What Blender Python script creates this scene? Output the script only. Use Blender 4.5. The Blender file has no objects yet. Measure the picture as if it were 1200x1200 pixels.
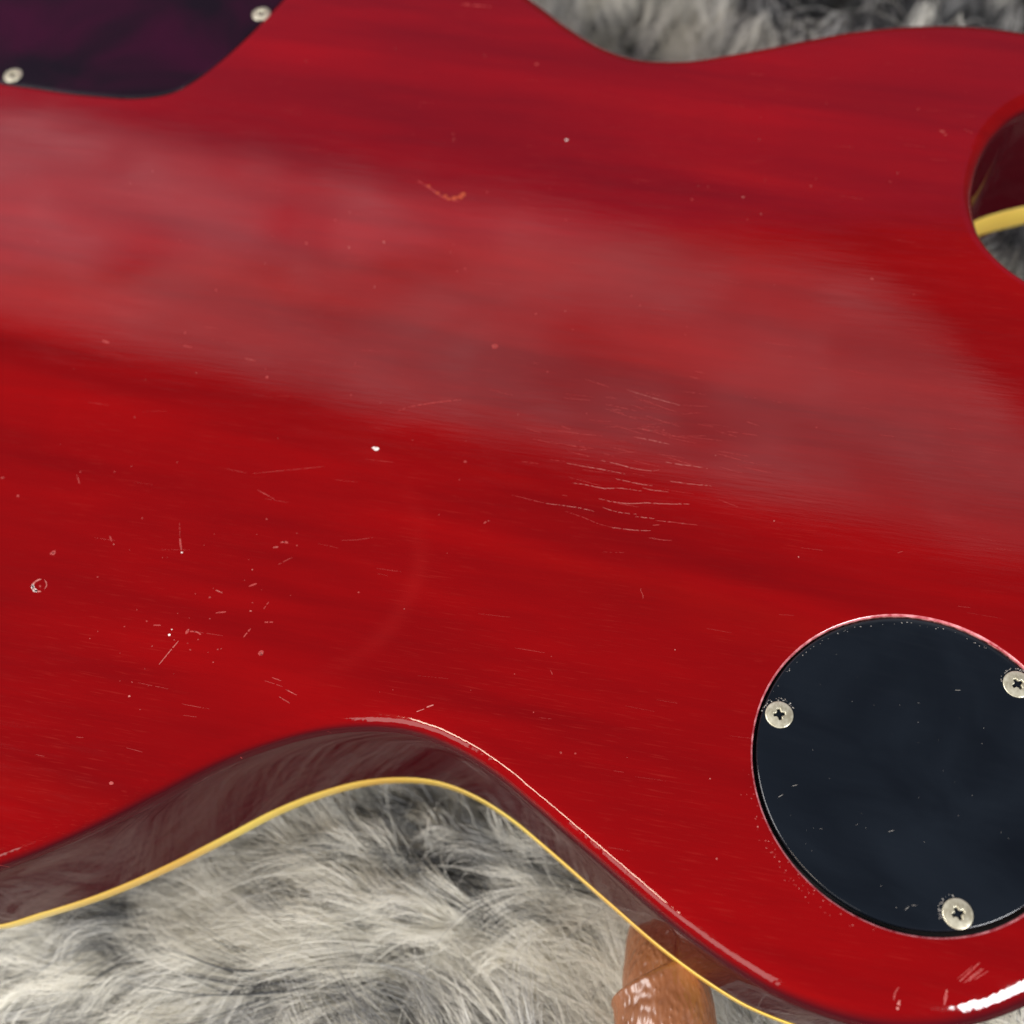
import bpy, bmesh, math, random
import numpy as np
from mathutils import Matrix, Vector
from mathutils.bvhtree import BVHTree

random.seed(7)
rng = np.random.default_rng(11)
sc = bpy.context.scene
col = sc.collection
MM = 0.001

# ------------------------------------------------------------------ camera
cam_data = bpy.data.cameras.new("camera")
cam = bpy.data.objects.new("camera", cam_data)
col.objects.link(cam)
cam_data.sensor_width = 36.0
cam_data.lens = 38.4
cam_data.clip_start = 0.01
cam_data.clip_end = 50
cX = Vector((0.9974345, 0.0, -0.0715853))
cY = Vector((0.0316708, 0.8968073, 0.4412862))
cZ = Vector((0.0641982, -0.4424213, 0.8945066))
cam.matrix_world = Matrix(((cX.x, cY.x, cZ.x, 0.0), (cX.y, cY.y, cZ.y, 0.0),
                           (cX.z, cY.z, cZ.z, 0.21652), (0, 0, 0, 1)))
cam_data.dof.use_dof = True
cam_data.dof.focus_distance = 0.224
cam_data.dof.aperture_fstop = 10.0
sc.camera = cam

# ------------------------------------------------------------------ world + lamps
world = bpy.data.worlds.new("World")
sc.world = world
world.use_nodes = True
bg = world.node_tree.nodes["Background"]
bg.inputs[0].default_value = (0.88, 0.84, 1.0, 1)
bg.inputs[1].default_value = 0.10


def area(name, loc, target, sx, sy, radiance, color=(1, 1, 1), roll=0.0):
    d = bpy.data.lights.new(name, 'AREA')
    d.shape = 'RECTANGLE'
    d.size, d.size_y = sx, sy
    d.energy = radiance * math.pi * sx * sy
    d.color = color
    o = bpy.data.objects.new(name, d)
    col.objects.link(o)
    v = (Vector(target) - Vector(loc)).normalized()
    o.matrix_world = Matrix.Translation(loc) @ v.to_track_quat('-Z', 'Y').to_matrix().to_4x4() @ Matrix.Rotation(roll, 4, 'Z')
    return o


# bright window to the front right, warm overhead light to the front left, added fill lights
area("window_lamp", (0.64, -0.62, 0.60), (0.0, 0.1, 0), 0.34, 0.33, 33.0, (0.97, 0.98, 1.0))
area("overhead_lamp", (-0.64, -0.50, 0.95), (0, 0.08, 0), 0.36, 0.14, 24.0, (1.0, 0.84, 0.66))
area("front_fill", (-0.55, -0.85, 0.60), (0, 0.12, 0), 0.6, 0.45, 3.0, (1.0, 0.97, 0.92))  # added fill from the front left, no visible source
area("side_fill", (-0.98, 0.0, 0.72), (0.0, 0.06, 0), 0.60, 0.65, 14.5, (1.0, 0.985, 0.965))  # unseen light added at the left to brighten the fur
# dim plum light added for an unseen reflected pink object, seen only in the gloss at grazing angles
far = area("plum_reflection_light", (0.0, 1.47, 0.90), (0, 0, 0), 2.6, 1.05, 0.25, (0.85, 0.28, 0.72))
far.matrix_world = Matrix.Translation((0.0, 1.47, 0.90))
# added light panel, shaped so its mirror image makes the hazy band
band = area("reflection_band_light", (-0.10, 0.75, 0.70), (0, 0.0, 0), 1.50, 0.31, 0.71, (0.95, 0.97, 1.0))
band.matrix_world = Matrix.Translation((-0.152, 0.708, 0.70)) @ Matrix.Rotation(math.radians(-17.4), 4, 'Z')
bl = band.data
bl.use_nodes = True
_nt = bl.node_tree
_em = next(n for n in _nt.nodes if n.type == 'EMISSION')
_g = _nt.nodes.new('ShaderNodeNewGeometry')
_mp = _nt.nodes.new('ShaderNodeMapping')
_mp.inputs['Scale'].default_value = (11.0, 3.4, 1)
_nz = _nt.nodes.new('ShaderNodeTexNoise')
_nz.inputs['Scale'].default_value = 1.0
_nz.inputs['Detail'].default_value = 5.0
_nz.inputs['Distortion'].default_value = 0.8
_mr = _nt.nodes.new('ShaderNodeMapRange')
_mr.inputs[1].default_value = 0.3
_mr.inputs[2].default_value = 0.7
_mr.inputs[3].default_value = 0.42
_mr.inputs[4].default_value = 1.42
_nt.links.new(_g.outputs['Parametric'], _mp.inputs['Vector'])
_nt.links.new(_mp.outputs[0], _nz.inputs['Vector'])
_nt.links.new(_nz.outputs[0], _mr.inputs[0])
_sp = _nt.nodes.new('ShaderNodeSeparateXYZ')
_nt.links.new(_g.outputs['Parametric'], _sp.inputs[0])


def _m(op, a, b):
    n = _nt.nodes.new('ShaderNodeMath')
    n.operation = op
    for k, v in enumerate((a, b)):
        if isinstance(v, float): n.inputs[k].default_value = v
        else: _nt.links.new(v, n.inputs[k])
    return n.outputs[0]


# emission masked to shape the reflected band: rounded corner, dimmer towards one long side
_u, _v = _sp.outputs[0], _sp.outputs[1]
_top = _m('SUBTRACT', 1.0, _m('MULTIPLY', _m('POWER', _m('MAXIMUM', _m('DIVIDE', _m('SUBTRACT', _u, 0.765), 0.12), 0.0), 1.6), 0.36))
_mask = _m('MINIMUM', _m('MAXIMUM', _m('MULTIPLY', _m('SUBTRACT', _top, _v), 8.0), 0.0), 1.0)
_low = _m('MINIMUM', _m('MULTIPLY', _v, 9.0), 1.0)
_fade = _m('SUBTRACT', 1.22, _m('MULTIPLY', _u, 0.45))
_nt.links.new(_m('MULTIPLY', _m('MULTIPLY', _m('MULTIPLY', _mr.outputs[0], _fade), _mask), _low), _em.inputs['Strength'])

sc.view_settings.view_transform = 'Standard'
sc.view_settings.look = 'None'
sc.view_settings.exposure = 0.0
sc.view_settings.gamma = 1.0
sc.cycles.max_bounces = 10
sc.cycles.diffuse_bounces = 5
sc.cycles.glossy_bounces = 6
sc.cycles.transmission_bounces = 8
sc.cycles.caustics_reflective = False


# ------------------------------------------------------------------ helpers
def tag(o, label=None, cat=None, group=None, kind=None):
    if label: o['label'] = label
    if cat: o['category'] = cat
    if group: o['group'] = group
    if kind: o['kind'] = kind
    return o


def obj(name, me, mats, parent=None, smooth=True):
    o = bpy.data.objects.new(name, me)
    col.objects.link(o)
    for m in (mats if isinstance(mats, (list, tuple)) else [mats]):
        if m.name not in [x.name for x in me.materials if x]:
            me.materials.append(m)
    if smooth and hasattr(me, 'polygons'):
        me.polygons.foreach_set('use_smooth', [True] * len(me.polygons))
    o.parent = parent
    return o


def mesh(name, v, f, mi=None):
    me = bpy.data.meshes.new(name)
    me.from_pydata([tuple(p) for p in v], [], f)
    if mi is not None:
        me.polygons.foreach_set('material_index', mi)
    me.update()
    return me


class NT:
    """tiny node-building helper"""
    def __init__(s, name):
        s.m = bpy.data.materials.new(name)
        s.m.use_nodes = True
        s.t = s.m.node_tree
        s.b = s.t.nodes['Principled BSDF']

    def n(s, kind, ins=None, **kw):
        nd = s.t.nodes.new(kind)
        for k, v in kw.items(): setattr(nd, k, v)
        for k, v in (ins or {}).items(): s.set(nd.inputs[k], v)
        return nd

    def set(s, sock, v):
        if hasattr(v, 'is_linked') or hasattr(v, 'links'):
            s.t.links.new(v, sock)
        elif hasattr(v, 'outputs'):
            s.t.links.new(v.outputs[0], sock)
        else:
            sock.default_value = v

    def math(s, op, a, b=0.0, c=0.0, clamp=False):
        nd = s.n('ShaderNodeMath', {0: a, 1: b, 2: c}, operation=op, use_clamp=clamp)
        return nd.outputs[0]

    def rng(s, v, a, b, c=0.0, d=1.0, smooth=False):
        nd = s.n('ShaderNodeMapRange', {0: v, 1: a, 2: b, 3: c, 4: d})
        if smooth: nd.interpolation_type = 'SMOOTHSTEP'
        return nd.outputs[0]

    def mix(s, f, a, b, blend='MIX'):
        nd = s.n('ShaderNodeMix', data_type='RGBA', blend_type=blend)
        s.set(nd.inputs[0], f)
        s.set(nd.inputs[6], a)
        s.set(nd.inputs[7], b)
        return nd.outputs[2]

    def coord(s, scale=(1, 1, 1), rot=(0, 0, 0), loc=(0, 0, 0)):
        # texture space in object metres; rotate first, then scale
        tc = s.n('ShaderNodeTexCoord')
        a = s.n('ShaderNodeMapping', {'Vector': tc.outputs['Object'], 'Rotation': rot, 'Location': loc})
        b = s.n('ShaderNodeMapping', {'Vector': a.outputs[0], 'Scale': scale})
        return b.outputs[0]

    def noise(s, vec, scale=1.0, detail=2.0, rough=0.5, dist=0.0):
        nd = s.n('ShaderNodeTexNoise', {'Vector': vec, 'Scale': scale, 'Detail': detail, 'Roughness': rough, 'Distortion': dist})
        return nd.outputs[0]

    def bsdf(s, **kw):
        for k, v in kw.items():
            s.set(s.b.inputs[k.replace('_', ' ')], v)
        return s.m


def C(r, g, b): return (r, g, b, 1.0)


# ------------------------------------------------------------------ materials
def red_lacquer():
    m = NT('cherry_lacquer')
    G = math.radians(11)
    # broad boards of lighter and deeper red along the grain
    broad = m.noise(m.coord((4, 42, 30), (0, 0, math.radians(17))), 1, 3, 0.55, 0.4)
    mid = m.noise(m.coord((14, 170, 120), (0, 0, G)), 1, 3, 0.6, 0.2)
    pore = m.noise(m.coord((130, 2600, 2000), (0, 0, G)), 1, 2, 0.6)
    pore2 = m.noise(m.coord((70, 1500, 1500), (0, 0, G), (0.3, 0.1, 0)), 1, 3, 0.6)
    patch = m.noise(m.coord((16, 16, 16)), 1, 3, 0.5)
    t = m.math('ADD', m.math('MULTIPLY', broad, 0.75), m.math('MULTIPLY', mid, 0.25))
    c = m.mix(m.rng(t, 0.34, 0.64), C(.150, .0004, .0014), C(.262, .0009, .0015))
    c = m.mix(m.math('MULTIPLY', m.rng(m.noise(m.coord((5, 60, 40), (0, 0, math.radians(19)), (.7, .2, 0)), 1, 2, .5), .58, .76), 0.35), c, C(.34, .005, .002))
    c = m.mix(m.math('MULTIPLY', m.rng(patch, 0.42, 0.60), 0.30), c, C(.150, .0006, .0015))
    c = m.mix(m.math('MULTIPLY', m.rng(pore2, 0.52, 0.72), 0.22), c, C(.25, .0015, .002))
    pore3 = m.noise(m.coord((170, 5200, 4000), (0, 0, G), (.1, .7, 0)), 1, 2, .5)
    c = m.mix(m.math('MULTIPLY', m.rng(pore3, .60, .70), .35), c, C(.16, .0006, .0012))
    # pale silky pore lines
    fade = m.rng(m.noise(m.coord((26, 26, 26), loc=(.2, .5, 0)), 1, 2, .5), .38, .62)
    c = m.mix(m.math('MULTIPLY', m.math('MULTIPLY', m.rng(pore, 0.58, 0.74), fade), 0.11), c, C(.52, .055, .04))
    # the darker stained sides: below the rounded edge the cherry turns maroon
    tc = m.n('ShaderNodeTexCoord')
    sep = m.n('ShaderNodeSeparateXYZ', {0: tc.outputs['Object']})
    edge = m.rng(sep.outputs[2], -0.0010, -0.0027, 0, 1, True)
    grain_s = m.noise(m.coord((20, 20, 900)), 1, 2, .5)
    side = m.mix(grain_s, C(.044, .0028, .0050), C(.074, .0050, .0085))
    c = m.mix(edge, c, side)
    # faint lighter oval on the lower bout side
    d = m.n('ShaderNodeVectorMath', {0: tc.outputs['Object'], 1: (-0.066, 0.099, 0)}, operation='DISTANCE')
    ringm = m.math('SUBTRACT', d.outputs['Value'], 0.0305)
    ringm = m.math('POWER', 2.718, m.math('MULTIPLY', m.math('MULTIPLY', ringm, ringm), -2.2e5))
    wob = m.rng(m.noise(m.coord((40, 40, 40)), 1, 2, .5), .35, .6)
    rightside = m.rng(sep.outputs[0], -0.075, -0.05)
    c = m.mix(m.math('MULTIPLY', m.math('MULTIPLY', ringm, wob), m.math('MULTIPLY', rightside, .05)), c, C(.62, .035, .03))
    low = m.noise(m.coord((22, 22, 22)), 1, 2, .5)
    fine = m.noise(m.coord((90, 1300, 900), (0, 0, G)), 1, 3, .6)
    bmp = m.n('ShaderNodeBump', {'Height': low, 'Strength': 0.25, 'Distance': 0.0006})
    bmp2 = m.n('ShaderNodeBump', {'Height': fine, 'Strength': m.math('MULTIPLY', m.rng(sep.outputs[2], -.00006, -.00001), 0.13), 'Distance': 0.00006, 'Normal': bmp.outputs[0]})
    rim = m.math('MULTIPLY', m.rng(sep.outputs[2], -.00001, -.0002), m.math('SUBTRACT', 1.0, edge))
    bmp2 = m.n('ShaderNodeBump', {'Height': m.noise(m.coord((150, 150, 150)), 1, 3, .6), 'Strength': m.math('MULTIPLY', rim, .33), 'Distance': 0.0005, 'Normal': bmp2.outputs[0]})
    rough = m.math('ADD', m.rng(m.noise(m.coord((60, 500, 300), (0, 0, G)), 1, 3, .6), .35, .7, 0.02, 0.125), 0.0)
    rough = m.math('MULTIPLY', rough, m.rng(edge, 0, 1, 1.0, 0.25))
    m.set(m.b.inputs['Coat Normal'], bmp2.outputs[0])
    return m.bsdf(Base_Color=c, Roughness=0.55, Specular_IOR_Level=0.0, Coat_Weight=m.rng(edge, 0, 1, 1.0, 0.42), Coat_Roughness=rough, Coat_IOR=1.5)


def simple(name, c, rough=.4, metal=0.0, spec=.5, coat=0.0, coat_rough=.05, var=None, vs=300, bump=None):
    m = NT(name)
    cc = C(*c)
    if var is not None:
        n = m.noise(m.coord((vs, vs, vs)), 1, 3, .6)
        cc = m.mix(m.rng(n, .35, .65), C(*c), C(*var))
    if bump:
        h = m.noise(m.coord((bump[0],) * 3), 1, 3, .6)
        b = m.n('ShaderNodeBump', {'Height': h, 'Strength': bump[1], 'Distance': bump[2]})
        m.set(m.b.inputs['Normal'], b.outputs[0])
    return m.bsdf(Base_Color=cc, Roughness=rough, Metallic=metal, Specular_IOR_Level=spec, Coat_Weight=coat, Coat_Roughness=coat_rough)


M_RED = red_lacquer()
M_RIM = simple('worn_edge', (.78, .30, .32), .22, var=(.36, .03, .045), vs=420, coat=.6)
M_WALL = simple('recess_wood', (.62, .24, .22), .4, var=(.10, .03, .02), vs=700, coat=.5)
M_DARK = simple('dark_gap', (.006, .005, .005), .8)
M_BIND = simple('cream_binding', (.93, .70, .13), .35, var=(.84, .50, .085), vs=22, coat=.5)
M_NICKEL = simple('nickel_plate', (.80, .77, .60), .36, metal=.6, var=(.50, .46, .33), vs=750, bump=(1500, .25, .0001))
M_DIRT = simple('dirty_slot', (.045, .028, .012), .9, var=(.10, .07, .03), vs=2500)
M_MARK = simple('bare_scratch', (.58, .21, .185), .6, var=(.40, .08, .07), vs=1500)
M_FAINT = simple('faint_scratch', (.40, .055, .048), .55, var=(.33, .018, .018), vs=1500)
M_PALE = simple('white_chip', (.85, .74, .70), .6)
M_ORANGE = simple('orange_bare_wood', (.46, .085, .025), .6, var=(.36, .025, .012), vs=700)
M_DUST = simple('grey_dust', (.42, .40, .36), .9, var=(.15, .13, .12), vs=1500)


def black_plate():
    m = NT('black_plastic')
    low = m.noise(m.coord((26, 26, 26)), 1, 2, .5)
    b = m.n('ShaderNodeBump', {'Height': low, 'Strength': 0.3, 'Distance': 0.0005})
    m.set(m.b.inputs['Normal'], b.outputs[0])
    n = m.rng(m.noise(m.coord((34, 55, 34), (0, 0, .5)), 1, 3, .55, .8), .3, .7)
    c = m.mix(n, C(.0035, .0055, .0090), C(.0075, .0110, .0165))  # smudges and bluish sheen mottled into the base colour
    r = m.rng(m.noise(m.coord((60, 900, 60), (0, 0, .3)), 1, 2, .5), .4, .7, .10, .2)
    return m.bsdf(Base_Color=c, Roughness=r, Specular_IOR_Level=.5)


def plum_reflection_plate():
    m = NT('black_plastic_plum_reflection')
    n = m.noise(m.coord((22, 30, 22), (0, 0, .3)), 1, 3, .5, .6)
    c = m.mix(m.rng(n, .42, .66), C(.005, .004, .007), C(.028, .003, .014))  # plum reflection painted into the colour of a black plate
    return m.bsdf(Base_Color=c, Roughness=.10, Specular_IOR_Level=.2)


M_BLACK, M_PLUM_REFL = black_plate(), plum_reflection_plate()


def leather():
    m = NT('tan_leather')
    v = m.n('ShaderNodeTexVoronoi', {'Vector': m.coord((900, 500, 900)), 'Scale': 1.0}, feature='SMOOTH_F1')
    n = m.noise(m.coord((120, 120, 120)), 1, 2, .5)
    h = m.math('ADD', m.math('MULTIPLY', v.outputs['Distance'], -.5), m.math('MULTIPLY', n, 1.2))
    b = m.n('ShaderNodeBump', {'Height': h, 'Strength': .9, 'Distance': .0011})
    m.set(m.b.inputs['Normal'], b.outputs[0])
    c = m.mix(m.rng(n, .35, .65), C(.20, .072, .028), C(.29, .112, .048))
    c = m.mix(m.math('MULTIPLY', m.rng(v.outputs['Distance'], .45, .75), .35), c, C(.14, .04, .012))
    return m.bsdf(Base_Color=c, Roughness=.34, Specular_IOR_Level=.7, Coat_Weight=.2, Coat_Roughness=.22)


M_LEATHER = leather()
# ------------------------------------------------------------------ the guitar body
def resample(P, n):
    """closed centripetal Catmull-Rom through rows of P (x, y, extra...)"""
    P = np.asarray(P, float)
    k = len(P)
    pts = []
    for i in range(k):
        p0, p1, p2, p3 = P[i - 1], P[i], P[(i + 1) % k], P[(i + 2) % k]
        t1 = math.sqrt(np.linalg.norm(p1[:2] - p0[:2]))
        t2 = t1 + math.sqrt(np.linalg.norm(p2[:2] - p1[:2]))
        t3 = t2 + math.sqrt(np.linalg.norm(p3[:2] - p2[:2]))
        for t in np.linspace(t1, t2, 24, endpoint=False):
            a1 = (t1 - t) / t1 * p0 + t / t1 * p1
            a2 = (t2 - t) / (t2 - t1) * p1 + (t - t1) / (t2 - t1) * p2
            a3 = (t3 - t) / (t3 - t2) * p2 + (t - t2) / (t3 - t2) * p3
            b1 = (t2 - t) / t2 * a1 + t / t2 * a2
            b2 = (t3 - t) / (t3 - t1) * a2 + (t - t1) / (t3 - t1) * a3
            pts.append((t2 - t) / (t2 - t1) * b1 + (t - t1) / (t2 - t1) * b2)
    pts = np.array(pts)
    seg = np.linalg.norm(np.roll(pts[:, :2], -1, 0) - pts[:, :2], axis=1)
    s = np.r_[0, np.cumsum(seg)]
    u = np.linspace(0, s[-1], n, endpoint=False)
    q = np.vstack([pts, pts[:1]])
    return np.stack([np.interp(u, s, q[:, j]) for j in range(P.shape[1])], 1)


def axis_pt(a, b):   # a along the neck, b towards the treble side, millimetres
    return (-7 + .929 * a + .37 * b, 152 - .37 * a + .929 * b)


# outline of the body, millimetres, with the width of its rounded back edge
BASS = [(47, 3.8, 8.5), (33.7, 8.2, 6.8), (24.8, 13.3, 5.2), (14.4, 20.8, 3.9), (3.2, 30.4, 3.7), (-11.1, 42.8, 3.4), (-19.3, 49.5, 3.7), (-27.6, 54.7, 4.0),
        (-36.1, 58.1, 4.6), (-44.6, 59.3, 4.9), (-55.2, 58.7, 4.6), (-65.7, 56.1, 4.0), (-76, 52.2, 4.8), (-88.1, 46.0, 5.2),
        (-102, 39.1, 5), (-115.9, 33.3, 4.9), (-129.9, 29.0, 4.7), (-141.9, 26.2, 4.7)]
LOWER = [axis_pt(*p) + (5,) for p in ((-110, -174), (-140, -177), (-175, -168), (-208, -142), (-232, -100), (-245, -50), (-248, 0),
                                      (-243, 55), (-226, 108), (-196, 145), (-160, 158), (-122, 152), (-85, 135))]
TREBLE = [(-26, 297.0, 5), (-10.0, 275.0, 5), (-4.8, 268.9, 5), (0, 263.0, 5), (4.8, 258.0, 5), (9.3, 253.7, 5), (14.9, 249.9, 5), (20.4, 247.5, 5), (27, 246.3, 5), (33.9, 246.1, 5),
          (43.1, 247.3, 5), (55, 249.3, 5), (66.8, 251.6, 5), (78.7, 253.6, 5), (90.5, 254.3, 5), (102, 254, 5), (113.4, 252.4, 5), (124.3, 249.2, 5),
          (138, 244.5, 5), (148, 238.5, 5), (150.5, 232.5, 5), (145, 227.8, 5), (136, 224.6, 5), (127, 222.4, 4.6)]
CUTAWAY = [(119.5, 219.9, 4.6), (115.6, 217.6, 4.6), (111.5, 213.8, 4.6), (108.2, 209.9, 4.5), (104.7, 204.2, 4.4), (102.1, 198.0, 4.3), (100.3, 191.6, 4), (99.6, 185.6, 3),
           (99.6, 179.6, 2.4), (100.5, 176.0, 2.2), (102.3, 172.1, 2.2), (104.6, 168.5, 2.2), (107.8, 165.0, 2.2), (116, 157.5, 3), (128, 142, 4), (143, 124.5, 4)]
SHOULDER = [(133, 97, 4), (123, 70, 4), (121, 60, 5), (118, 48, 7), (111, 35, 8.5), (100, 22, 9), (87, 12.5, 9.2), (74, 6.2, 9.2), (60, 3.1, 9)]
OUT = resample(BASS + LOWER + TREBLE + CUTAWAY + SHOULDER, 760)
N = len(OUT)
xy, inset = OUT[:, :2], OUT[:, 2]
area2 = np.sum(xy[:, 0] * np.roll(xy[:, 1], -1) - np.roll(xy[:, 0], -1) * xy[:, 1])
tan = np.roll(xy, -1, 0) - np.roll(xy, 1, 0)
tan /= np.linalg.norm(tan, axis=1)[:, None]
inn = np.stack([-tan[:, 1], tan[:, 0]], 1) * (1 if area2 > 0 else -1)   # inward normal
for _ in range(6):
    inset = (np.roll(inset, 1) + 2 * inset + np.roll(inset, -1)) / 4
RV = 4.6            # depth of the rounded edge
DEPTH = 52.0
# height of the cream binding: taller inside the cutaway, as the maple cap shows there
BINDH = 5.6 + 3.2 * np.clip((xy[:, 0] - 92) / 6, 0, 1) * np.clip((xy[:, 1] - 135) / 20, 0, 1) * np.clip((228 - xy[:, 1]) / 4, 0, 1)

PLATE_C, REC_R, PLATE_R, BEV = np.array((62.8, 49.5)), 31.0, 30.42, 0.6
COVER = resample([(-163.5, 250.3), (-152.8, 247.4), (-142.2, 244.6), (-131.9, 242.5), (-124.2, 241.2), (-116.8, 241.3), (-110.9, 242.8), (-105.3, 247.1),
                  (-98.8, 254.3), (-92.3, 263.1), (-85.8, 273.6), (-80.5, 283), (-77, 293), (-80, 304), (-92, 314), (-115, 322), (-145, 323), (-170, 314), (-186, 298), (-189, 275), (-179, 258)], 180)


def inward(loop, d):
    t = np.roll(loop, -1, 0) - np.roll(loop, 1, 0)
    t /= np.linalg.norm(t, axis=1)[:, None]
    a = np.sum(loop[:, 0] * np.roll(loop[:, 1], -1) - np.roll(loop[:, 0], -1) * loop[:, 1])
    return loop + np.stack([-t[:, 1], t[:, 0]], 1) * d * (1 if a > 0 else -1)


ang = np.linspace(0, 2 * math.pi, 144, endpoint=False)
circ = np.stack([np.cos(ang), np.sin(ang)], 1)


def build_body():
    bm = bmesh.new()

    def ring(pts, z):
        zz = np.broadcast_to(np.asarray(z, float), (len(pts),))
        return [bm.verts.new((p[0] * MM, p[1] * MM, h * MM)) for p, h in zip(pts, zz)]

    def skin(a, b, mi=0):
        n = len(a)
        for i in range(n):
            f = bm.faces.new((a[i], a[(i + 1) % n], b[(i + 1) % n], b[i]))
            f.material_index = mi

    rings = [ring(xy + inn * (inset + 1.2)[:, None], 0.0)]
    K = 9
    for j in range(K + 1):
        th = j / K * math.pi / 2
        rings.append(ring(xy + inn * (inset * (1 - math.sin(th)))[:, None], -RV * (1 - math.cos(th))))
    for z in (-12, -30, -(DEPTH - BINDH)):
        rings.append(ring(xy, z))
    for a, b in zip(rings[:-1], rings[1:]):
        skin(a, b)
    loops = [rings[0]]
    for base, big in ((PLATE_C + circ * REC_R, False), (COVER, True)):
        o1 = ring(inward(base, -1.6), 0)
        o2 = ring(inward(base, -BEV), 0)
        skin(o1, o2)
        prev = o2
        for j in range(1, 5):
            th = j / 4 * math.pi / 2
            r = ring(inward(base, -BEV * (1 - math.sin(th))), -BEV * (1 - math.cos(th)))
            skin(prev, r, 1 if (j > 1 and not big) else 0)
            prev = r
        r = ring(base, -2.6)
        skin(prev, r, 2)
        fl = bm.faces.new(ring(inward(base, .02), -2.6))
        fl.material_index = 3
        loops.append(o1)
    eds = set()
    for lp in loops:
        for i in range(len(lp)):
            e = bm.edges.get((lp[i], lp[(i + 1) % len(lp)]))
            eds.add(e)
    bmesh.ops.triangle_fill(bm, use_beauty=True, use_dissolve=False, edges=list(eds))
    bmesh.ops.recalc_face_normals(bm, faces=bm.faces[:])
    me = bpy.data.meshes.new('guitar_body')
    bm.to_mesh(me)
    bm.free()
    return me


guitar = bpy.data.objects.new('electric_guitar', None)
col.objects.link(guitar)
tag(guitar, 'worn cherry red electric guitar lying face down on grey fur, cream bound edge', 'electric guitar')
body_me = build_body()
body = obj('guitar_body', body_me, [M_RED, M_RIM, M_WALL, M_DARK], guitar)
bvh = BVHTree.FromPolygons([v.co[:] for v in body_me.vertices], [p.vertices[:] for p in body_me.polygons])


def loft(name, rings, cap0=False, cap1=False):
    """rings: list of (loop in mm, z)"""
    v, f = [], []
    n = len(rings[0][0])
    for lp, z in rings:
        v += [(p[0] * MM, p[1] * MM, h * MM) for p, h in zip(lp, np.broadcast_to(np.asarray(z, float), (n,)))]
    for k in range(len(rings) - 1):
        for i in range(n):
            j = (i + 1) % n
            f.append((k * n + i, k * n + j, (k + 1) * n + j, (k + 1) * n + i))
    if cap0: f.append(tuple(range(n)))
    if cap1: f.append(tuple(range((len(rings) - 1) * n, len(rings) * n)))
    me = mesh(name, v, f)
    b = bmesh.new(); b.from_mesh(me); bmesh.ops.recalc_face_normals(b, faces=b.faces[:]); b.to_mesh(me); b.free()
    return me


# cream binding round the front edge, a hair proud of the side
zb = -(DEPTH - BINDH)
obj('binding', loft('binding', [(xy + inn * .6, zb + .01), (xy - inn * .12, zb + .02), (xy - inn * .25, zb - .25), (xy - inn * .25, -DEPTH + .5), (xy - inn * .05, -DEPTH), (xy + inn * 1.5, -DEPTH)]), M_BIND, guitar)
# carved front, face down in the fur
top_r = []
cen = xy.mean(0)
for k, (s, z) in enumerate(((0, 0), (3, -.4), (9, -1.2), (16, -3), (24, -6.5))):
    top_r.append((xy + inn * (1.5 + s * .35) if k < 2 else cen + (xy - cen) * (1 - s / 90.0), -DEPTH - .05 + z))
obj('carved_top', loft('carved_top', top_r, cap1=True), M_RED, guitar)

# neck, out of the frame to the right
def neck_mesh():
    rings = []
    for a in (128, 150, 175, 215, 300, 420, 470):
        w = 28 if a < 200 else 27 - (a - 200) * .02
        d = {128: 44, 150: 40, 175: 27, 215: 22}.get(a, 21)
        lp = []
        for k in range(24):
            t = k / 23 * math.pi
            b, z = math.cos(t) * w, -DEPTH + math.sin(t) ** .8 * d
            x, y = axis_pt(a, b)
            lp.append((x, y, z))
        rings.append(lp)
    v = [(p[0] * MM, p[1] * MM, p[2] * MM) for lp in rings for p in lp]
    f = []
    for k in range(len(rings) - 1):
        for i in range(24):
            j = (i + 1) % 24
            f.append((k * 24 + i, k * 24 + j, (k + 1) * 24 + j, (k + 1) * 24 + i))
    f.append(tuple(range((len(rings) - 1) * 24, len(rings) * 24)))
    me = mesh('neck', v, f)
    b = bmesh.new(); b.from_mesh(me); bmesh.ops.recalc_face_normals(b, faces=b.faces[:]); b.to_mesh(me); b.free()
    return me


obj('neck', neck_mesh(), M_RED, guitar)


# ------------------------------------------------------------------ covers and their screws
def plate_mesh(name, loop, ztop, edge=.4):
    rs = [(loop, -2.4), (loop, ztop - edge)]
    for j in range(1, 5):
        th = j / 4 * math.pi / 2
        rs.append((inward(loop, edge * (1 - math.cos(th))), ztop - edge * (1 - math.sin(th))))
    rs.append((inward(loop, edge + 1.0), ztop))
    return loft(name, rs, cap1=True)


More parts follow.
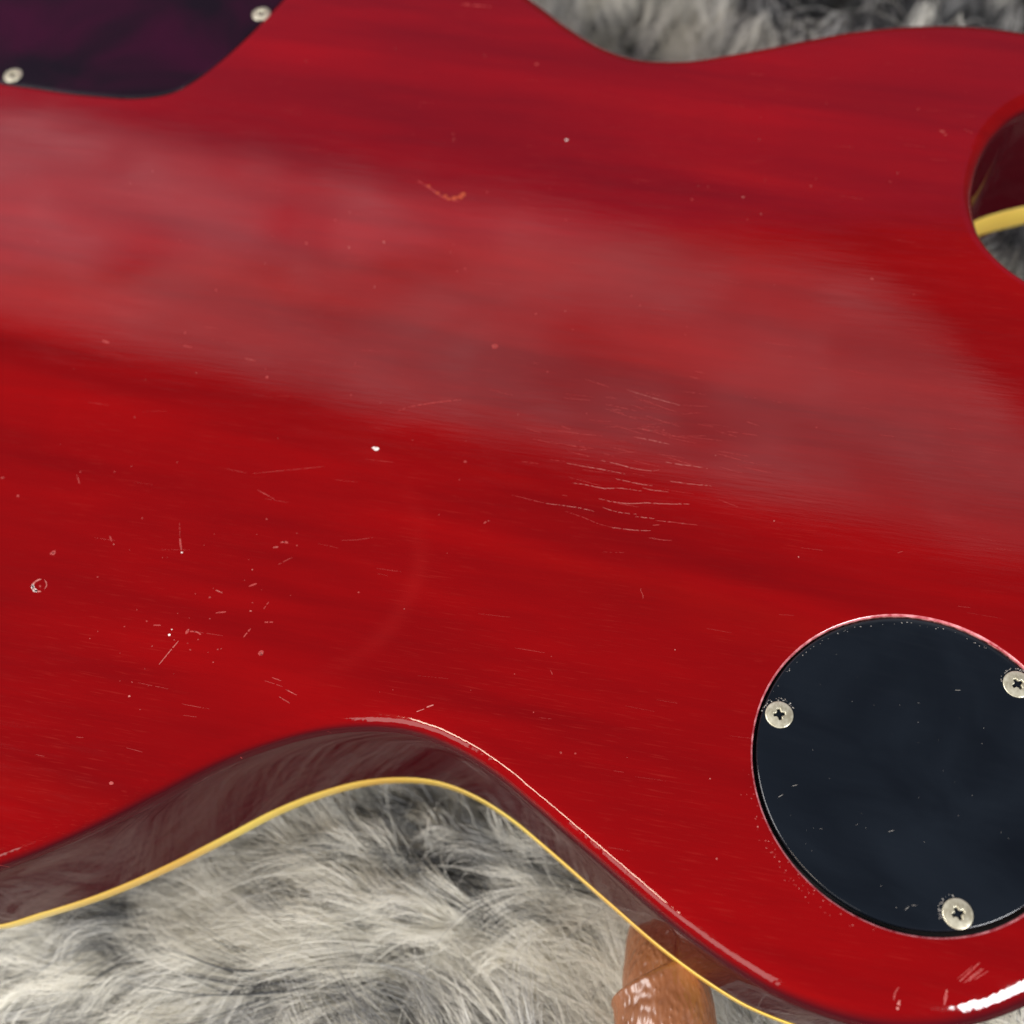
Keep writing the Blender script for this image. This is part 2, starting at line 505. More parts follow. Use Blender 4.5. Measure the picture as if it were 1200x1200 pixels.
def screw_mesh(r, rot):
    """countersunk cross head as one height field: domed disc, worn cross slot with dark floor"""
    nr, na = 26, 96
    v, f, mi = [], [], []
    rr = [r * (k / nr) ** .9 for k in range(1, nr + 1)]
    v.append((0, 0, -1.0 * MM))
    for q in rr:
        for k in range(na):
            a = k / na * 2 * math.pi
            x, y = q * math.cos(a), q * math.sin(a)
            cx, cy = x * math.cos(rot) + y * math.sin(rot), -x * math.sin(rot) + y * math.cos(rot)
            ax, ay = abs(cx), abs(cy)
            lim = r * .44
            hw = r * .125 + .10 * max(0, (lim - max(ax, ay)))
            inside = min((hw - min(ax, ay)) / .16, (lim - max(ax, ay)) / .3)
            core = (r * .25 - math.hypot(cx, cy)) / .2
            s = min(1, max(0, max(inside, core)))
            z = .34 * (1 - (q / r) ** 2.4) - s * (.95 - .30 * q / lim if q < lim else .5)
            if q > r * .97: z -= .12
            v.append((x * MM, y * MM, z * MM))
            # keep slot info through z
    for k in range(na):
        f.append((0, 1 + k, 1 + (k + 1) % na)); mi.append(1)
    for i in range(nr - 1):
        for k in range(na):
            a, b = 1 + i * na + k, 1 + i * na + (k + 1) % na
            q = (a, a + na, b + na, b)
            f.append(q)
            d = min(v[t][2] for t in q)
            mi.append(1 if d < -.28 * MM else 0)
    base = len(v)
    for k in range(na):
        a = k / na * 2 * math.pi
        v.append((r * .93 * math.cos(a) * MM, r * .93 * math.sin(a) * MM, -1.2 * MM))
    for k in range(na):
        a, b = 1 + (nr - 1) * na + k, 1 + (nr - 1) * na + (k + 1) % na
        f.append((a, base + k, base + (k + 1) % na, b)); mi.append(0)
    return mesh('screw', v, f, mi)


def add_screws(parent, spots, z, r):
    first = None
    for k, (x, y, rot) in enumerate(spots):
        if first is None:
            first = obj('screw', screw_mesh(r, 0.0), [M_NICKEL, M_DIRT], parent)
            o = first
        else:
            o = first.copy()
            col.objects.link(o)
            o.parent = parent
        o.location = (x * MM, y * MM, z * MM)
        o.rotation_euler = (random.uniform(-.03, .03), random.uniform(-.03, .03), rot)


sw = obj('switch_cover', plate_mesh('switch_cover', PLATE_C + np.array((.18, .40)) + circ * PLATE_R, -.6), M_BLACK, guitar)
sw['label'] = 'round glossy black switch cover held by three screws'
add_screws(sw, [(PLATE_C[0] - 24.8, PLATE_C[1] + 10.8, .08), (PLATE_C[0] + 22.6, PLATE_C[1] + 16.0, .45), (PLATE_C[0] + 3.4, PLATE_C[1] - 27.0, .30)], -.45, 2.78)
cc_ = obj('control_cover', plate_mesh('control_cover', inward(COVER, .3), -.25, .15), M_PLUM_REFL, guitar)
cc_['label'] = 'black control cavity cover with plum reflection painted in and pale screws'
add_screws(cc_, [(-160.4, 253.3, .2), (-89.3, 272.7, .5), (-182, 291, .1), (-112, 317, .8)], -.1, 2.75)

# ------------------------------------------------------------------ scratches, chips and dust on the lacquer
MARK_LINES = [[[[13.13, 127.43], [15.32, 126.87], [17.9, 126.2]], 0.16, 0.6], [[[13.0, 124.91], [15.97, 124.18], [18.33, 123.39], [20.09, 122.85]], 0.2, 0.9], [[[-3.47, 118.97], [0.51, 118.04], [4.07, 117.17], [6.83, 116.43], [9.77, 115.73]], 0.18, 0.8], [[[4.55, 119.34], [8.49, 118.18], [11.61, 117.02], [14.35, 116.41], [16.32, 116.15], [17.52, 116.42]], 0.18, 0.8], [[[19.6, 118.15], [22.72, 117.49], [25.83, 116.91], [28.14, 116.28]], 0.2, 0.9], [[[-1.99, 113.79], [-0.02, 113.54], [2.34, 112.87], [5.08, 112.14], [8.23, 112.2], [10.57, 111.8], [13.29, 111.21]], 0.2, 0.9], [[[7.74, 114.46], [10.66, 113.67], [13.38, 112.9], [15.71, 112.5]], 0.18, 0.9], [[[13.53, 112.09], [15.26, 111.41], [19.14, 110.82]], 0.16, 0.8], [[[19.69, 113.42], [23.17, 112.76], [26.26, 112.28], [28.58, 111.98]], 0.18, 0.8], [[[3.81, 109.7], [6.52, 108.86], [9.62, 108.26], [11.57, 108.19], [13.92, 108.32], [16.63, 108.01], [19.72, 107.77], [23.59, 107.63]], 0.2, 1], [[[-8.02, 108.94], [-4.49, 108.33], [-0.58, 107.57], [2.53, 106.67]], 0.18, 0.8], [[[4.51, 107.48], [7.2, 106.38], [9.51, 105.86], [11.83, 105.56]], 0.16, 0.8], [[[11.61, 104.96], [14.11, 104.66], [15.64, 104.34]], 0.2, 0.9], [[[16.0, 103.9], [19.44, 103.39], [21.72, 102.97], [24.76, 102.52]], 0.16, 0.7], [[[6.27, 102.55], [9.34, 102.02], [12.4, 101.57], [14.71, 101.5]], 0.18, 0.8], [[[-3.73, 106.89], [0.14, 105.23], [3.2, 103.61], [6.27, 102.55]], 0.12, 0.4], [[[14.23, 99.81], [16.88, 99.21], [19.16, 99.01]], 0.16, 0.5], [[[-15.54, 111.3], [-11.57, 110.04], [-8.02, 108.94]], 0.13, 0.4], [[[15.16, 102.77], [16.71, 102.84]], 0.18, 0.7], [[[-0.17, 122.29], [1.44, 122.32]], 0.18, 0.6], [[[-42.26, 134.41], [-39.62, 135.47], [-33.6, 136.37], [-27.57, 136.88]], 0.3, 0.35], [[[10.98, 137.87], [17.41, 135.25], [23.14, 133.07]], 0.16, 0.8], [[[15.2, 130.59], [22.75, 127.4]], 0.13, 0.4], [[[12.01, 88.07], [11.55, 87.44], [12.36, 86.77], [12.18, 85.67]], 0.16, 0.6], [[[-21.84, 104.51], [-20.58, 105.17]], 0.4, 0.6], [[[18.98, 118.31], [22.71, 117.44]], 0.2, 0.8], [[[-53.45, 101.41], [-49.62, 101.42], [-46.47, 101.87]], 0.12, 0.35], [[[-7.6, 70.49], [-7.2, 69.45]], 0.15, 0.5], [[[-106.58, 104.26], [-105.95, 102.92]], 0.3, 0.6], [[[-90.88, 107.07], [-90.26, 103.5]], 0.15, 0.3], [[[-90.24, 103.06], [-89.52, 100.19]], 0.45, 0.7], [[[-87.18, 78.81], [-87.99, 77.63], [-88.96, 76.26], [-90.71, 73.61]], 0.3, 0.85], [[[-85.83, 80.39], [-85.3, 81.39]], 0.6, 0.7], [[[-84.93, 80.89], [-83.36, 80.85], [-82.48, 80.1]], 0.4, 0.5], [[[-73.18, 91.02], [-71.46, 91.64]], 0.6, 0.4], [[[-80.42, 90.31], [-78.95, 89.65]], 0.35, 0.5], [[[-79.77, 84.99], [-77.63, 85.18]], 0.35, 0.5], [[[-69.15, 82.58], [-67.01, 82.52]], 0.45, 0.4], [[[-71.72, 81.23], [-73.06, 79.26]], 0.4, 0.3], [[[-68.33, 87.27], [-69.34, 85.57]], 0.25, 0.35], [[[-67.13, 101.33], [-66.07, 101.6], [-65.43, 101.15]], 0.5, 0.7], [[[-68.74, 100.17], [-67.55, 100.31]], 0.4, 0.5], [[[-67.14, 96.04], [-64.11, 97.65]], 0.2, 0.35], [[[-93.59, 82.54], [-91.62, 82.49]], 0.4, 0.3], [[[-95.75, 83.79], [-94.71, 83.43]], 0.4, 0.35], [[[-65.98, 70.22], [-64.01, 69.41]], 0.2, 0.5], [[[-62.7, 67.46], [-60.34, 66.26]], 0.22, 0.6], [[[-64.06, 65.96], [-61.68, 64.59]], 0.2, 0.5], [[[-67.43, 69.49], [-63.13, 68.04]], 0.15, 0.3], [[[-117.17, 120.29], [-116.08, 118.0]], 0.3, 0.3], [[[-73.77, 114.79], [-69.56, 112.24]], 0.2, 0.3], [[[-75.22, 119.05], [-58.73, 120.26]], 0.14, 0.25], [[[64.42, 11.1], [68.4, 14.18]], 0.35, 0.7], [[[65.11, 10.82], [68.52, 13.19]], 0.3, 0.6], [[[65.91, 11.09], [68.96, 13.18]], 0.25, 0.5], [[[66.99, 11.37], [69.62, 12.76]], 0.25, 0.4], [[[64.05, 11.52], [67.11, 13.62]], 0.2, 0.4], [[[52.5, 8.08], [52.85, 9.46], [53.71, 10.16]], 0.22, 0.6], [[[53.0, 6.56], [53.53, 8.07]], 0.9, 0.8], [[[61.26, 7.36], [61.96, 9.71]], 0.6, 0.5], [[[-31.67, 63.59], [-33.06, 63.08]], 0.45, 0.9], [[[-33.58, 62.74], [-35.14, 62.23]], 0.3, 0.8], [[[67.33, 6.8], [67.55, 6.39]], 0.3, 0.5], [[[101.24, 212.76], [103.15, 211.44]], 0.3, 0.4], [[[65.21, 94.17], [67.45, 94.89]], 0.2, 0.3], [[[-40.26, 204.95], [-37.94, 203.04], [-33.32, 198.68], [-29.28, 197.26]], 0.6, 0.35], [[[-117.51, 158.18], [-115.62, 157.32]], 0.5, 0.6], [[[-81.1, 151.08], [-77.84, 150.17]], 0.35, 0.5], [[[-30.37, 271.22], [-21.69, 269.38]], 0.8, 0.25], [[[-96.58, 155.6], [-94.35, 154.99]], 0.4, 0.4]]
MARK_DOTS = [[-99.74, 108.49, 0.17, 0.5], [-105.33, 102.15, 0.17, 0.7], [-101.39, 100.58, 0.1, 0.6], [-89.32, 99.62, 0.24, 0.9], [-92.53, 98.47, 0.08, 0.5], [-70.87, 107.26, 0.2, 0.6], [-63.37, 100.52, 0.16, 0.5], [-72.8, 94.94, 0.2, 0.7], [-74.32, 92.44, 0.14, 0.5], [-81.61, 88.68, 0.26, 0.6], [-81.07, 90.75, 0.1, 0.5], [-72.16, 85.23, 0.26, 0.8], [-80.98, 83.71, 0.16, 0.5], [-89.46, 80.28, 0.31, 0.95], [-89.03, 81.4, 0.18, 0.9], [-84.37, 76.74, 0.19, 0.5], [-78.37, 76.67, 0.19, 0.6], [-77.64, 76.78, 0.14, 0.6], [-78.98, 73.84, 0.17, 0.6], [-80.41, 76.05, 0.1, 0.5], [-68.9, 75.69, 0.52, 0.55], [-68.87, 75.37, 0.31, 0.6], [-96.13, 66.77, 0.31, 0.8], [-96.01, 69.86, 0.15, 0.5], [-93.67, 72.7, 0.1, 0.5], [-98.68, 70.19, 0.12, 0.4], [-92.33, 68.96, 0.1, 0.5], [-93.35, 63.84, 0.13, 0.5], [-87.25, 71.49, 0.08, 0.5], [-99.68, 82.38, 0.18, 0.4], [-97.52, 86.22, 0.12, 0.4], [-92.88, 77.75, 0.2, 0.5], [-88.19, 79.04, 0.18, 0.4], [-84.9, 89.61, 0.16, 0.4], [-85.16, 78.24, 0.16, 0.4], [-82.92, 78.99, 0.16, 0.5], [-71.97, 87.16, 0.16, 0.4], [-85.53, 83.96, 0.08, 0.5], [-88.25, 85.14, 0.1, 0.4], [-105.45, 81.43, 0.14, 0.4], [-106.95, 79.84, 0.14, 0.4], [-99.69, 76.4, 0.08, 0.5], [-82.49, 103.9, 0.12, 0.4], [-84.47, 101.21, 0.1, 0.4], [-73.95, 97.41, 0.12, 0.4], [-72.71, 103.48, 0.12, 0.4], [-70.23, 90.1, 0.1, 0.4], [-63.68, 88.58, 0.12, 0.35], [-46.89, 124.43, 0.64, 1], [-47.5, 124.68, 0.48, 1], [-1.02, 216.56, 0.43, 0.9], [-119.11, 100.47, 0.6, 0.5], [-120.5, 92.43, 0.29, 0.3], [-31.4, 220.89, 0.28, 0.6], [-130.31, 115.34, 0.41, 0.4], [-135.03, 120.22, 0.33, 0.6], [-116.5, 121.09, 0.27, 0.6], [-26.25, 120.25, 0.39, 0.5], [-31.12, 219.03, 0.23, 0.6], [-57.23, 183.83, 0.31, 0.8], [-48.27, 184.94, 0.27, 0.7], [-29.22, 174.59, 0.26, 0.6], [-27.3, 175.28, 0.26, 0.5], [-21.98, 199.95, 0.27, 0.6], [-1.84, 189.3, 0.26, 0.6], [95.62, 212.57, 0.72, 0.5], [96.27, 211.35, 0.43, 0.4], [43.2, 193.97, 0.32, 0.7], [47.11, 188.16, 0.25, 0.7], [60.33, 196.51, 0.25, 0.5], [80.06, 196.61, 0.25, 0.5], [30.33, 193.97, 0.26, 0.6], [-68.45, 185.88, 0.31, 0.6], [-61.43, 193.04, 0.27, 0.4], [-96.66, 159.43, 0.26, 0.6], [-90.46, 172.18, 0.22, 0.5], [13.59, 164.61, 0.21, 0.5], [15.5, 161.7, 0.25, 0.5], [-9.72, 160.51, 0.25, 0.6], [90.9, 220.73, 0.26, 0.5], [-19.64, 151.51, 0.62, 0.5], [-74.61, 145.35, 0.42, 0.4], [71.32, 166.52, 0.4, 0.5], [-8.66, 245.33, 0.59, 0.4], [-31.34, 218.43, 0.23, 0.5], [-96.88, 48.63, 0.53, 0.25], [-2.94, 53.06, 0.2, 0.5], [-5.82, 53.29, 0.25, 0.5]]


def zat(x, y):
    h = bvh.ray_cast(Vector((x * MM, y * MM, .05)), Vector((0, 0, -1)))
    return h[0].z if h[0] is not None else None


class Flecks:
    def __init__(s): s.v, s.f = [], []

    def poly(s, pts, lift=.025):
        zz = [zat(*p) for p in pts]
        if any(z is None or z < -.006 for z in zz): return
        b = len(s.v)
        s.v += [(p[0] * MM, p[1] * MM, z + lift * MM) for p, z in zip(pts, zz)]
        s.f.append(tuple(range(b, b + len(pts))))

    def line(s, pts, w, breaks=0.0):
        P = np.array(pts, float)
        seg = np.linalg.norm(np.diff(P, axis=0), axis=1)
        cs = np.r_[0, np.cumsum(seg)]
        n = max(3, int(cs[-1] / .35))
        u = np.linspace(0, cs[-1], n + 1)
        Q = np.stack([np.interp(u, cs, P[:, 0]), np.interp(u, cs, P[:, 1])], 1)
        if len(P) > 2:
            for _ in range(4): Q[1:-1] = (Q[:-2] + 2 * Q[1:-1] + Q[2:]) / 4
        Q += rng.normal(0, .018, Q.shape)
        d = np.gradient(Q, axis=0); d /= np.linalg.norm(d, axis=1)[:, None] + 1e-9
        nn = np.stack([-d[:, 1], d[:, 0]], 1)
        t = np.linspace(0, 1, n + 1)
        hw = w / 2 * (.35 + .65 * np.sin(np.pi * np.clip(t, .03, .97)) ** .5) * rng.uniform(.55, 1.15, n + 1)
        for i in range(n):
            if rng.random() < breaks: continue
            s.poly([Q[i] - nn[i] * hw[i], Q[i + 1] - nn[i + 1] * hw[i + 1], Q[i + 1] + nn[i + 1] * hw[i + 1], Q[i] + nn[i] * hw[i]])

    def dot(s, x, y, r):
        k = 7
        a0 = rng.uniform(0, 6.28)
        st = rng.uniform(.6, 1.0)
        rot = rng.normal(-.15, .4)
        pts = []
        for i in range(k):
            a = a0 + i / k * 2 * math.pi
            q = r * rng.uniform(.65, 1.2)
            px, py = q * math.cos(a), q * st * math.sin(a)
            pts.append((x + px * math.cos(rot) - py * math.sin(rot), y + px * math.sin(rot) + py * math.cos(rot)))
        s.poly(pts, .03)

    def build(s, name, m):
        o = obj(name, mesh(name, s.v, s.f), m, guitar, smooth=False)
        o['kind'] = 'stuff'
        return o


bare, faint, chips, dust = Flecks(), Flecks(), Flecks(), Flecks()
for pts, w, st in MARK_LINES:
    if st >= .75: bare.line(pts, w * .62, .12)
    elif st >= .5: faint.line(pts, w, .05); bare.line(pts, w * .5, .6)
    else: faint.line(pts, w * .8, .15)
for x, y, r, st in MARK_DOTS:
    if st >= .9: chips.dot(x, y, r)
    elif st >= .65: bare.dot(x, y, r)
    elif st >= .5: faint.dot(x, y, r * 1.15); bare.dot(x + .1 * r, y, r * .55)
    else: faint.dot(x, y, r)
# the half-ring dent at the left
rx, ry = -120.54, 92.64
bare.line([(rx + 1.75 * math.cos(a), ry + 1.5 * math.sin(a)) for a in np.linspace(1.6, 5.0, 16)], .5)
chips.line([(rx + 1.75 * math.cos(a), ry + 1.5 * math.sin(a)) for a in np.linspace(2.9, 4.5, 9)], .9)
bare.line([(rx + 1.6 * math.cos(a), ry + 1.45 * math.sin(a)) for a in np.linspace(-.7, 1.1, 9)], .16)
# tiny specks everywhere, and fine hairline scratches along the grain
for _ in range(200):
    x, y = rng.uniform(-170, 128), rng.uniform(5, 262)
    (bare if rng.random() < .35 else faint).dot(x, y, rng.uniform(.07, .2))
for _ in range(140):
    x, y = rng.uniform(-165, 120), rng.uniform(12, 245)
    L_, a = rng.uniform(1.5, 7), math.radians(-10.5) + rng.normal(0, .06)
    faint.line([(x, y), (x + L_ * math.cos(a), y + L_ * math.sin(a))], rng.uniform(.03, .075), .1)
for _ in range(70):
    x, y = rng.normal(10, 16), rng.normal(127, 9)
    L_, a = rng.uniform(2, 8), math.radians(-12) + rng.normal(0, .12)
    faint.line([(x, y), (x + L_ * math.cos(a), y + L_ * math.sin(a))], rng.uniform(.05, .11), .1)
for _ in range(60):                                   # rubbed lacquer round the lower edge of the switch cover
    a = rng.normal(math.radians(215), .28)
    q = REC_R + abs(rng.normal(1.2, 1.0)) + .5
    (bare if rng.random() < .4 else faint).dot(PLATE_C[0] + q * math.cos(a), PLATE_C[1] + q * math.sin(a), rng.uniform(.06, .16))
bare.build('scratch', M_MARK)
faint.build('hairline_scratch', M_FAINT)
chips.build('chip', M_PALE)
om = Flecks()
for x, y, r in ((-28.9, 198.7, .95), (-28.3, 199.6, .7), (-30.5, 198.5, .8), (-33, 199.2, .7), (-35, 200.4, .6), (-37.5, 203, .5), (-32, 198.3, .5)):
    om.dot(x, y, r)
om.build('bare_wood_patch', M_ORANGE)
# dust and specks on the round cover
zp = -.6
dv, df = [], []
def speck(x, y, r, st=1.0, a=0.0, z=zp + .02):
    b = len(dv)
    for i in range(6):
        t = i / 6 * 6.283
        px, py = r * math.cos(t), r * st * math.sin(t)
        dv.append(((x + px * math.cos(a) - py * math.sin(a)) * MM, (y + px * math.sin(a) + py * math.cos(a)) * MM, z * MM))
    df.append(tuple(range(b, b + 6)))
for _ in range(38):
    a, q = rng.uniform(0, 6.28), 28.5 * math.sqrt(rng.random())
    speck(PLATE_C[0] + q * math.cos(a), PLATE_C[1] + q * math.sin(a), rng.uniform(.04, .09), rng.uniform(.4, 1), rng.uniform(0, 3))
for _ in range(9):
    a, q = rng.uniform(0, 6.28), 27 * math.sqrt(rng.random())
    speck(PLATE_C[0] + q * math.cos(a), PLATE_C[1] + q * math.sin(a), rng.uniform(.3, .7), .07, rng.normal(.1, .5))
for (sx, sy, a0, a1) in ((-24.8, 10.8, .3, 2.9), (22.6, 16, .6, 2.9), (3.4, -27, 1.6, 3.4)):
    for _ in range(34):
        a = rng.uniform(a0, a1)
        q = rng.uniform(2.95, 3.5)
        speck(PLATE_C[0] + sx + q * math.cos(a), PLATE_C[1] + sy + q * math.sin(a), rng.uniform(.06, .2), rng.uniform(.4, 1), a + 1.57)
for _ in range(45):
    a = rng.uniform(.9, 2.6)
    q = PLATE_R - rng.uniform(.5, 1.1)
    speck(PLATE_C[0] + q * math.cos(a), PLATE_C[1] + q * math.sin(a), rng.uniform(.05, .18), .5, a + 1.57)
dd = obj('dust', mesh('dust', dv, df), M_DUST, sw, smooth=False)
dd['kind'] = 'stuff'

# ------------------------------------------------------------------ tan leather handle under the edge
def tube(name, path, rad, m, parent, n=40, caps=(True, True), wob=.12, slant=None, lip=False):
    P = [Vector(p) for p in path]
    # resample along a smooth curve
    Q, R = [], []
    for i in range(len(P) - 1):
        p0, p1, p2, p3 = P[max(i - 1, 0)], P[i], P[i + 1], P[min(i + 2, len(P) - 1)]
        for k in range(10):
            t = k / 10
            Q.append(.5 * ((2 * p1) + (p2 - p0) * t + (2 * p0 - 5 * p1 + 4 * p2 - p3) * t * t + (3 * p1 - p0 - 3 * p2 + p3) * t ** 3))
            R.append(rad[i] * (1 - t) + rad[i + 1] * t)
    Q.append(P[-1]); R.append(rad[-1])
    v, f = [], []
    if lip: R[0] -= 1.3; R[1] -= .35; R[2] += .2; R[3] += .3
    up = Vector((0, 0, 1))
    for i, q in enumerate(Q):
        d = (Q[min(i + 1, len(Q) - 1)] - Q[max(i - 1, 0)]).normalized()
        s = d.cross(up).normalized()
        u = s.cross(d).normalized()
        for k in range(n):
            a = k / n * 2 * math.pi
            r = R[i] * (1 + wob * .1 * math.sin(3 * a + i * .35) + wob * .08 * math.sin(i * .9))
            p = q + s * math.cos(a) * r + u * math.sin(a) * r
            if slant and i < 20: p += d * slant * math.cos(a) * (1 - i / 20)
            v.append(p * MM)
    for i in range(len(Q) - 1):
        for k in range(n):
            j = (k + 1) % n
            f.append((i * n + k, i * n + j, (i + 1) * n + j, (i + 1) * n + k))
    if caps[0]: f.append(tuple(range(n)))
    if caps[1]: f.append(tuple(range((len(Q) - 1) * n, len(Q) * n)))
    me = mesh(name, v, f)
    b = bmesh.new(); b.from_mesh(me); bmesh.ops.recalc_face_normals(b, faces=b.faces[:]); b.to_mesh(me); b.free()
    return obj(name, me, m, parent)


handle = bpy.data.objects.new('leather_handle', None)
col.objects.link(handle)
tag(handle, 'tan pebbled leather handle with a cuffed joint emerging from under the red guitar edge', 'handle')
tube('grip', [(23, 52, -88), (20.5, 38, -78), (17.6, 25, -68.5), (15.8, 14, -62), (15.6, 2, -59)], [8.4, 9.0, 9.6, 10.0, 9.8], M_LEATHER, handle)
tube('cuff', [(14.6, 15, -60.6), (15.2, 5, -58.5), (16.5, -8, -58), (20, -26, -60), (30, -52, -64), (52, -78, -68), (84, -88, -70), (112, -76, -72)],
     [11.4, 11.5, 11.3, 11.2, 11, 11, 11, 10.5], M_LEATHER, handle, slant=3.6, lip=True)
# ------------------------------------------------------------------ fur rug
BASE = -97.0
rug = bpy.data.objects.new('fur_rug', None)
col.objects.link(rug)
tag(rug, 'shaggy grey and white fur rug spread beneath the red guitar', 'rug')
gx, gy = np.linspace(-430, 560, 67), np.linspace(-300, 620, 63)
gv = [(x * MM, y * MM, (BASE + 2.5 * math.sin(x * .03) * math.cos(y * .027)) * MM) for y in gy for x in gx]
gf = [(j * 67 + i, j * 67 + i + 1, (j + 1) * 67 + i + 1, (j + 1) * 67 + i) for j in range(62) for i in range(66)]
obj('backing', mesh('backing', gv, gf), simple('fur_backing', (.10, .105, .105), .9, spec=.1, var=(.045, .045, .045), vs=90), rug)

# inside-the-body grid, to keep hair out of the guitar
GX0, GY0, GS = -430.0, -300.0, 1.0
gw, gh = 1000, 930
cxs = GX0 + (np.arange(gw) + .5) * GS
cys = GY0 + (np.arange(gh) + .5) * GS
inside = np.zeros((gh, gw), bool)
x1, y1 = xy[:, 0], xy[:, 1]
x2, y2 = np.roll(x1, -1), np.roll(y1, -1)
for j, yy in enumerate(cys):
    c = (y1 > yy) != (y2 > yy)
    if c.any():
        xs = np.sort(x1[c] + (yy - y1[c]) / (y2[c] - y1[c]) * (x2[c] - x1[c]))
        inside[j] = np.searchsorted(xs, cxs) % 2 == 1
na_ = np.array(axis_pt(300, 0)) - np.array(axis_pt(0, 0))
na_ = na_ / np.linalg.norm(na_)
XX, YY = np.meshgrid(cxs, cys)
al = (XX + 7) * na_[0] + (YY - 152) * na_[1]
ab = -(XX + 7) * na_[1] + (YY - 152) * na_[0]
inside |= (al > 125) & (al < 475) & (np.abs(ab) < 29)


def dilate(m, k):
    o = m.copy()
    for _ in range(k):
        o[1:] |= o[:-1].copy(); o[:-1] |= o[1:].copy(); o[:, 1:] |= o[:, :-1].copy(); o[:, :-1] |= o[:, 1:].copy()
    return o


near = dilate(inside, 3)
deep = ~dilate(~inside, 26)          # well under the body: nothing grows there


def look(m, x, y):
    i = np.clip(((x - GX0) / GS).astype(int), 0, gw - 1)
    j = np.clip(((y - GY0) / GS).astype(int), 0, gh - 1)
    return m[j, i]


def field(seed, scale, n=10):
    r = np.random.default_rng(seed)
    k = r.normal(0, 1 / scale, (n, 2)); ph = r.uniform(0, 6.28, n)
    return lambda x, y: np.sin(x[..., None] * k[:, 0] + y[..., None] * k[:, 1] + ph).sum(-1) / math.sqrt(n / 2)


f_ang, f_tone, f_tone2, f_len, f_lift = field(1, 38), field(2, 20), field(3, 8), field(4, 25), field(5, 14)


def flow(x, y):
    """combing direction of the fur"""
    w = 1 / (1 + np.exp(-(x + 60) / 14))
    ax = np.cos(math.radians(192)) * (1 - w) + np.cos(math.radians(150)) * w
    ay = np.sin(math.radians(192)) * (1 - w) + np.sin(math.radians(150)) * w 
    a_low = np.arctan2(ay, ax)
    a_up = np.full_like(x, math.radians(248))
    a = np.where(y > 150, a_up, a_low)
    return a + np.where(y > 150, .16, .42) * f_ang(x, y)


def grow(n_locks, per, box, length, seed, width, radius=1.5, under=False, calm=1.0):
    r = np.random.default_rng(seed)
    cx = r.uniform(box[0], box[1], n_locks * 3); cy = r.uniform(box[2], box[3], n_locks * 3)
    ok = ~look(deep, cx, cy)
    cx, cy = cx[ok][:n_locks], cy[ok][:n_locks]
    nc = len(cx)
    ang_c = flow(cx, cy) + r.normal(0, .20, nc)
    len_c = length * (1 + .18 * f_len(cx, cy)) * r.uniform(.6, 1.25, nc)
    lift_c = (15 + 5 * f_lift(cx, cy)) * r.uniform(.6, 1.35, nc)
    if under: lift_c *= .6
    curl_c = r.normal(0, .55, nc)
    # mostly white locks, some grey, a few nearly black, drifting in patches; contact shadow at the waist darkened into the tone
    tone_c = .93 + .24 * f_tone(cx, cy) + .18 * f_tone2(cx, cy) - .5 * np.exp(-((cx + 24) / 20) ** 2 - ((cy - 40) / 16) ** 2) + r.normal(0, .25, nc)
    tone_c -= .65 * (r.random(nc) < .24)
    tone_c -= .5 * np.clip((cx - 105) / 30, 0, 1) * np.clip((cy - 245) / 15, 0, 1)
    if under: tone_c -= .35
    rad_c = radius * r.uniform(.5, 1.6, nc)
    wav_c, wph_c, wfr_c = r.normal(0, 1.3, nc), r.uniform(0, 6.28, nc), r.uniform(4, 8, nc)
    curl_c *= calm; wav_c *= calm
    if calm < 1: tone_c += .22 * np.clip((75 - cx) / 30, -.3, 1)
    idx = np.repeat(np.arange(nc), per)
    n = len(idx)
    S = 10
    t = np.linspace(0, 1, S)
    rad = rad_c[idx] * np.sqrt(r.random(n)); th = r.uniform(0, 6.28, n)
    ox, oy = rad * np.cos(th), rad * np.sin(th)
    A = ang_c[idx] + r.normal(0, .075, n)
    Ln = len_c[idx] * r.uniform(.7, 1.08, n)
    lift = lift_c[idx] * r.uniform(.8, 1.12, n)
    curl = curl_c[idx] + r.normal(0, .10, n)
    stray = r.random(n) < .1
    A = A + stray * r.normal(0, .4, n); curl = curl + stray * r.normal(0, .6, n)
    wamp = wav_c[idx] + r.normal(0, .25, n); wph = wph_c[idx] + r.normal(0, .3, n); wf = wfr_c[idx] * r.uniform(.93, 1.07, n)
    tt = t[None]
    aa = A[:, None] + curl[:, None] * tt
    step = Ln[:, None] / (S - 1) * np.ones((1, S))
    dx = np.cumsum(np.cos(aa) * step, 1); dy = np.cumsum(np.sin(aa) * step, 1)
    conv = 1 + .25 * np.sin(tt * 2.2) - .85 * tt ** 1.6      # a lock swells, then its strands draw together at the tip
    wob = wamp[:, None] * np.sin(wf[:, None] * tt + wph[:, None]) * tt ** .7
    X = cx[idx][:, None] + ox[:, None] * conv + dx - np.sin(aa) * wob
    Y = cy[idx][:, None] + oy[:, None] * conv + dy + np.cos(aa) * wob
    Z = BASE + lift[:, None] * (1.25 * np.sin(np.minimum(tt * 2.2, 1.571)) - .42 * tt ** 2) + .9 * np.sin(wf[:, None] * .8 * tt + wph[:, None] * 1.7) * tt + 2.2 * r.random((n, 1)) + 2.0
    hit = look(near, X, Y)
    Z = np.where(hit, np.minimum(Z, -DEPTH - 16), Z)
    m = (np.abs(X - 15.5) < 13) & (Y < 30) & (Y > -30)      # hair stays below the leather handle
    Z = np.where(m, np.minimum(Z, -70), Z)
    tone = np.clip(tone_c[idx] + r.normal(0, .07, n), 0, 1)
    return X, Y, Z, tone, width * r.uniform(.6, 1.25, n)


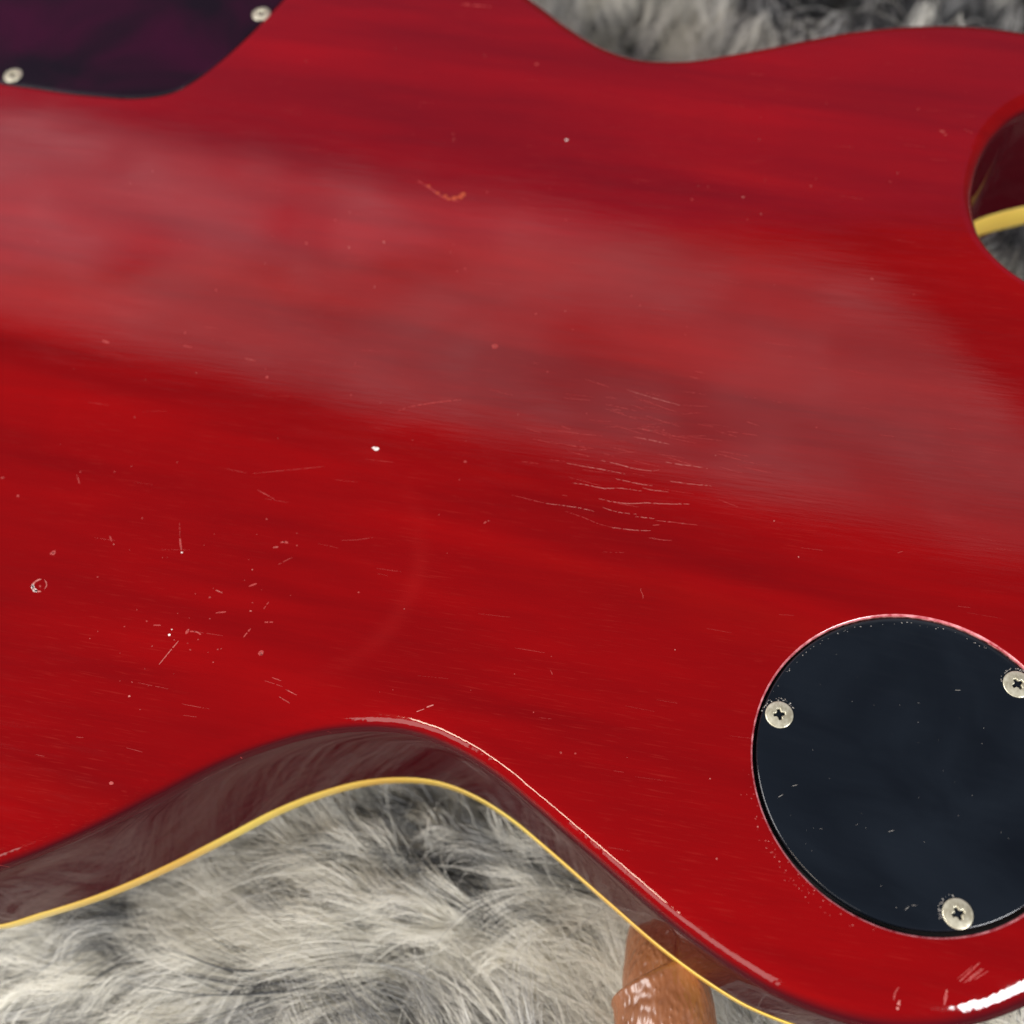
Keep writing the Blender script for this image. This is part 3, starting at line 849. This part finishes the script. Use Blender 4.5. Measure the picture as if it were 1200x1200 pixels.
sets = [grow(1500, 16, (-230, 110, -75, 88), 26, 31, .26, 3.2, True),
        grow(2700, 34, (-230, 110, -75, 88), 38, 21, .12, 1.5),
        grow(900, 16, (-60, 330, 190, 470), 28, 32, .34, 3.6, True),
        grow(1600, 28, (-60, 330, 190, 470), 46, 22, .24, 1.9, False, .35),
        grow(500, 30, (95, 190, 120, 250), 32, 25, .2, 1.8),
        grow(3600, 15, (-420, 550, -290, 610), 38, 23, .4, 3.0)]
X = np.vstack([s[0] for s in sets]); Y = np.vstack([s[1] for s in sets]); Z = np.vstack([s[2] for s in sets])
tone = np.concatenate([s[3] for s in sets]); wid = np.concatenate([s[4] for s in sets])
nh, S = X.shape
hc = bpy.data.hair_curves.new('fur_pile')
hc.add_curves([S] * nh)
pos = np.stack([X, Y, Z], -1).reshape(-1, 3) * MM
hc.attributes['position'].data.foreach_set('vector', pos.astype(np.float32).ravel())
ra = hc.attributes.get('radius') or hc.attributes.new('radius', 'FLOAT', 'POINT')
taper = (1 - .75 * np.linspace(0, 1, S) ** 2)[None] * wid[:, None] * .5 * MM
ra.data.foreach_set('value', taper.astype(np.float32).ravel())
ta = hc.attributes.new('tone', 'FLOAT', 'CURVE')
ta.data.foreach_set('value', tone.astype(np.float32))


def fur_mat():
    m = NT('fur_hair')
    at = m.n('ShaderNodeAttribute', attribute_name='tone')
    hi = m.n('ShaderNodeHairInfo')
    tip = m.rng(hi.outputs['Intercept'], .05, .75, 0, 1)
    tonef = at.outputs['Fac']
    ramp = m.n('ShaderNodeValToRGB', {'Fac': tonef})
    e = ramp.color_ramp.elements
    e[0].position, e[0].color = 0.0, C(.06, .062, .064)
    e[1].position, e[1].color = 1.0, C(.98, .955, .865)
    k = e.new(.22); k.color = C(.11, .112, .117)
    k = e.new(.45); k.color = C(.54, .54, .53)
    k = e.new(.68); k.color = C(.94, .92, .845)
    root = m.mix(.85, C(.07, .07, .072), ramp.outputs[0])
    c = m.mix(tip, root, ramp.outputs[0])
    d = m.n('ShaderNodeBsdfDiffuse', {'Color': c})
    tr = m.n('ShaderNodeBsdfTranslucent', {'Color': c})
    mx = m.n('ShaderNodeMixShader', {0: .22, 1: d.outputs[0], 2: tr.outputs[0]})
    gl = m.n('ShaderNodeBsdfGlossy', {'Color': C(.9, .9, .9), 'Roughness': .45})
    h = m.n('ShaderNodeMixShader', {0: .05, 1: mx.outputs[0], 2: gl.outputs[0]})
    out = next(n for n in m.t.nodes if n.type == 'OUTPUT_MATERIAL')
    m.t.links.new(h.outputs[0], out.inputs['Surface'])
    return m.m


pile = bpy.data.objects.new('fur_pile', hc)
col.objects.link(pile)
hc.materials.append(fur_mat())
pile.parent = rug
pile['kind'] = 'stuff'
sc.cycles_curves.shape = 'RIBBONS' if hasattr(sc, 'cycles_curves') else None
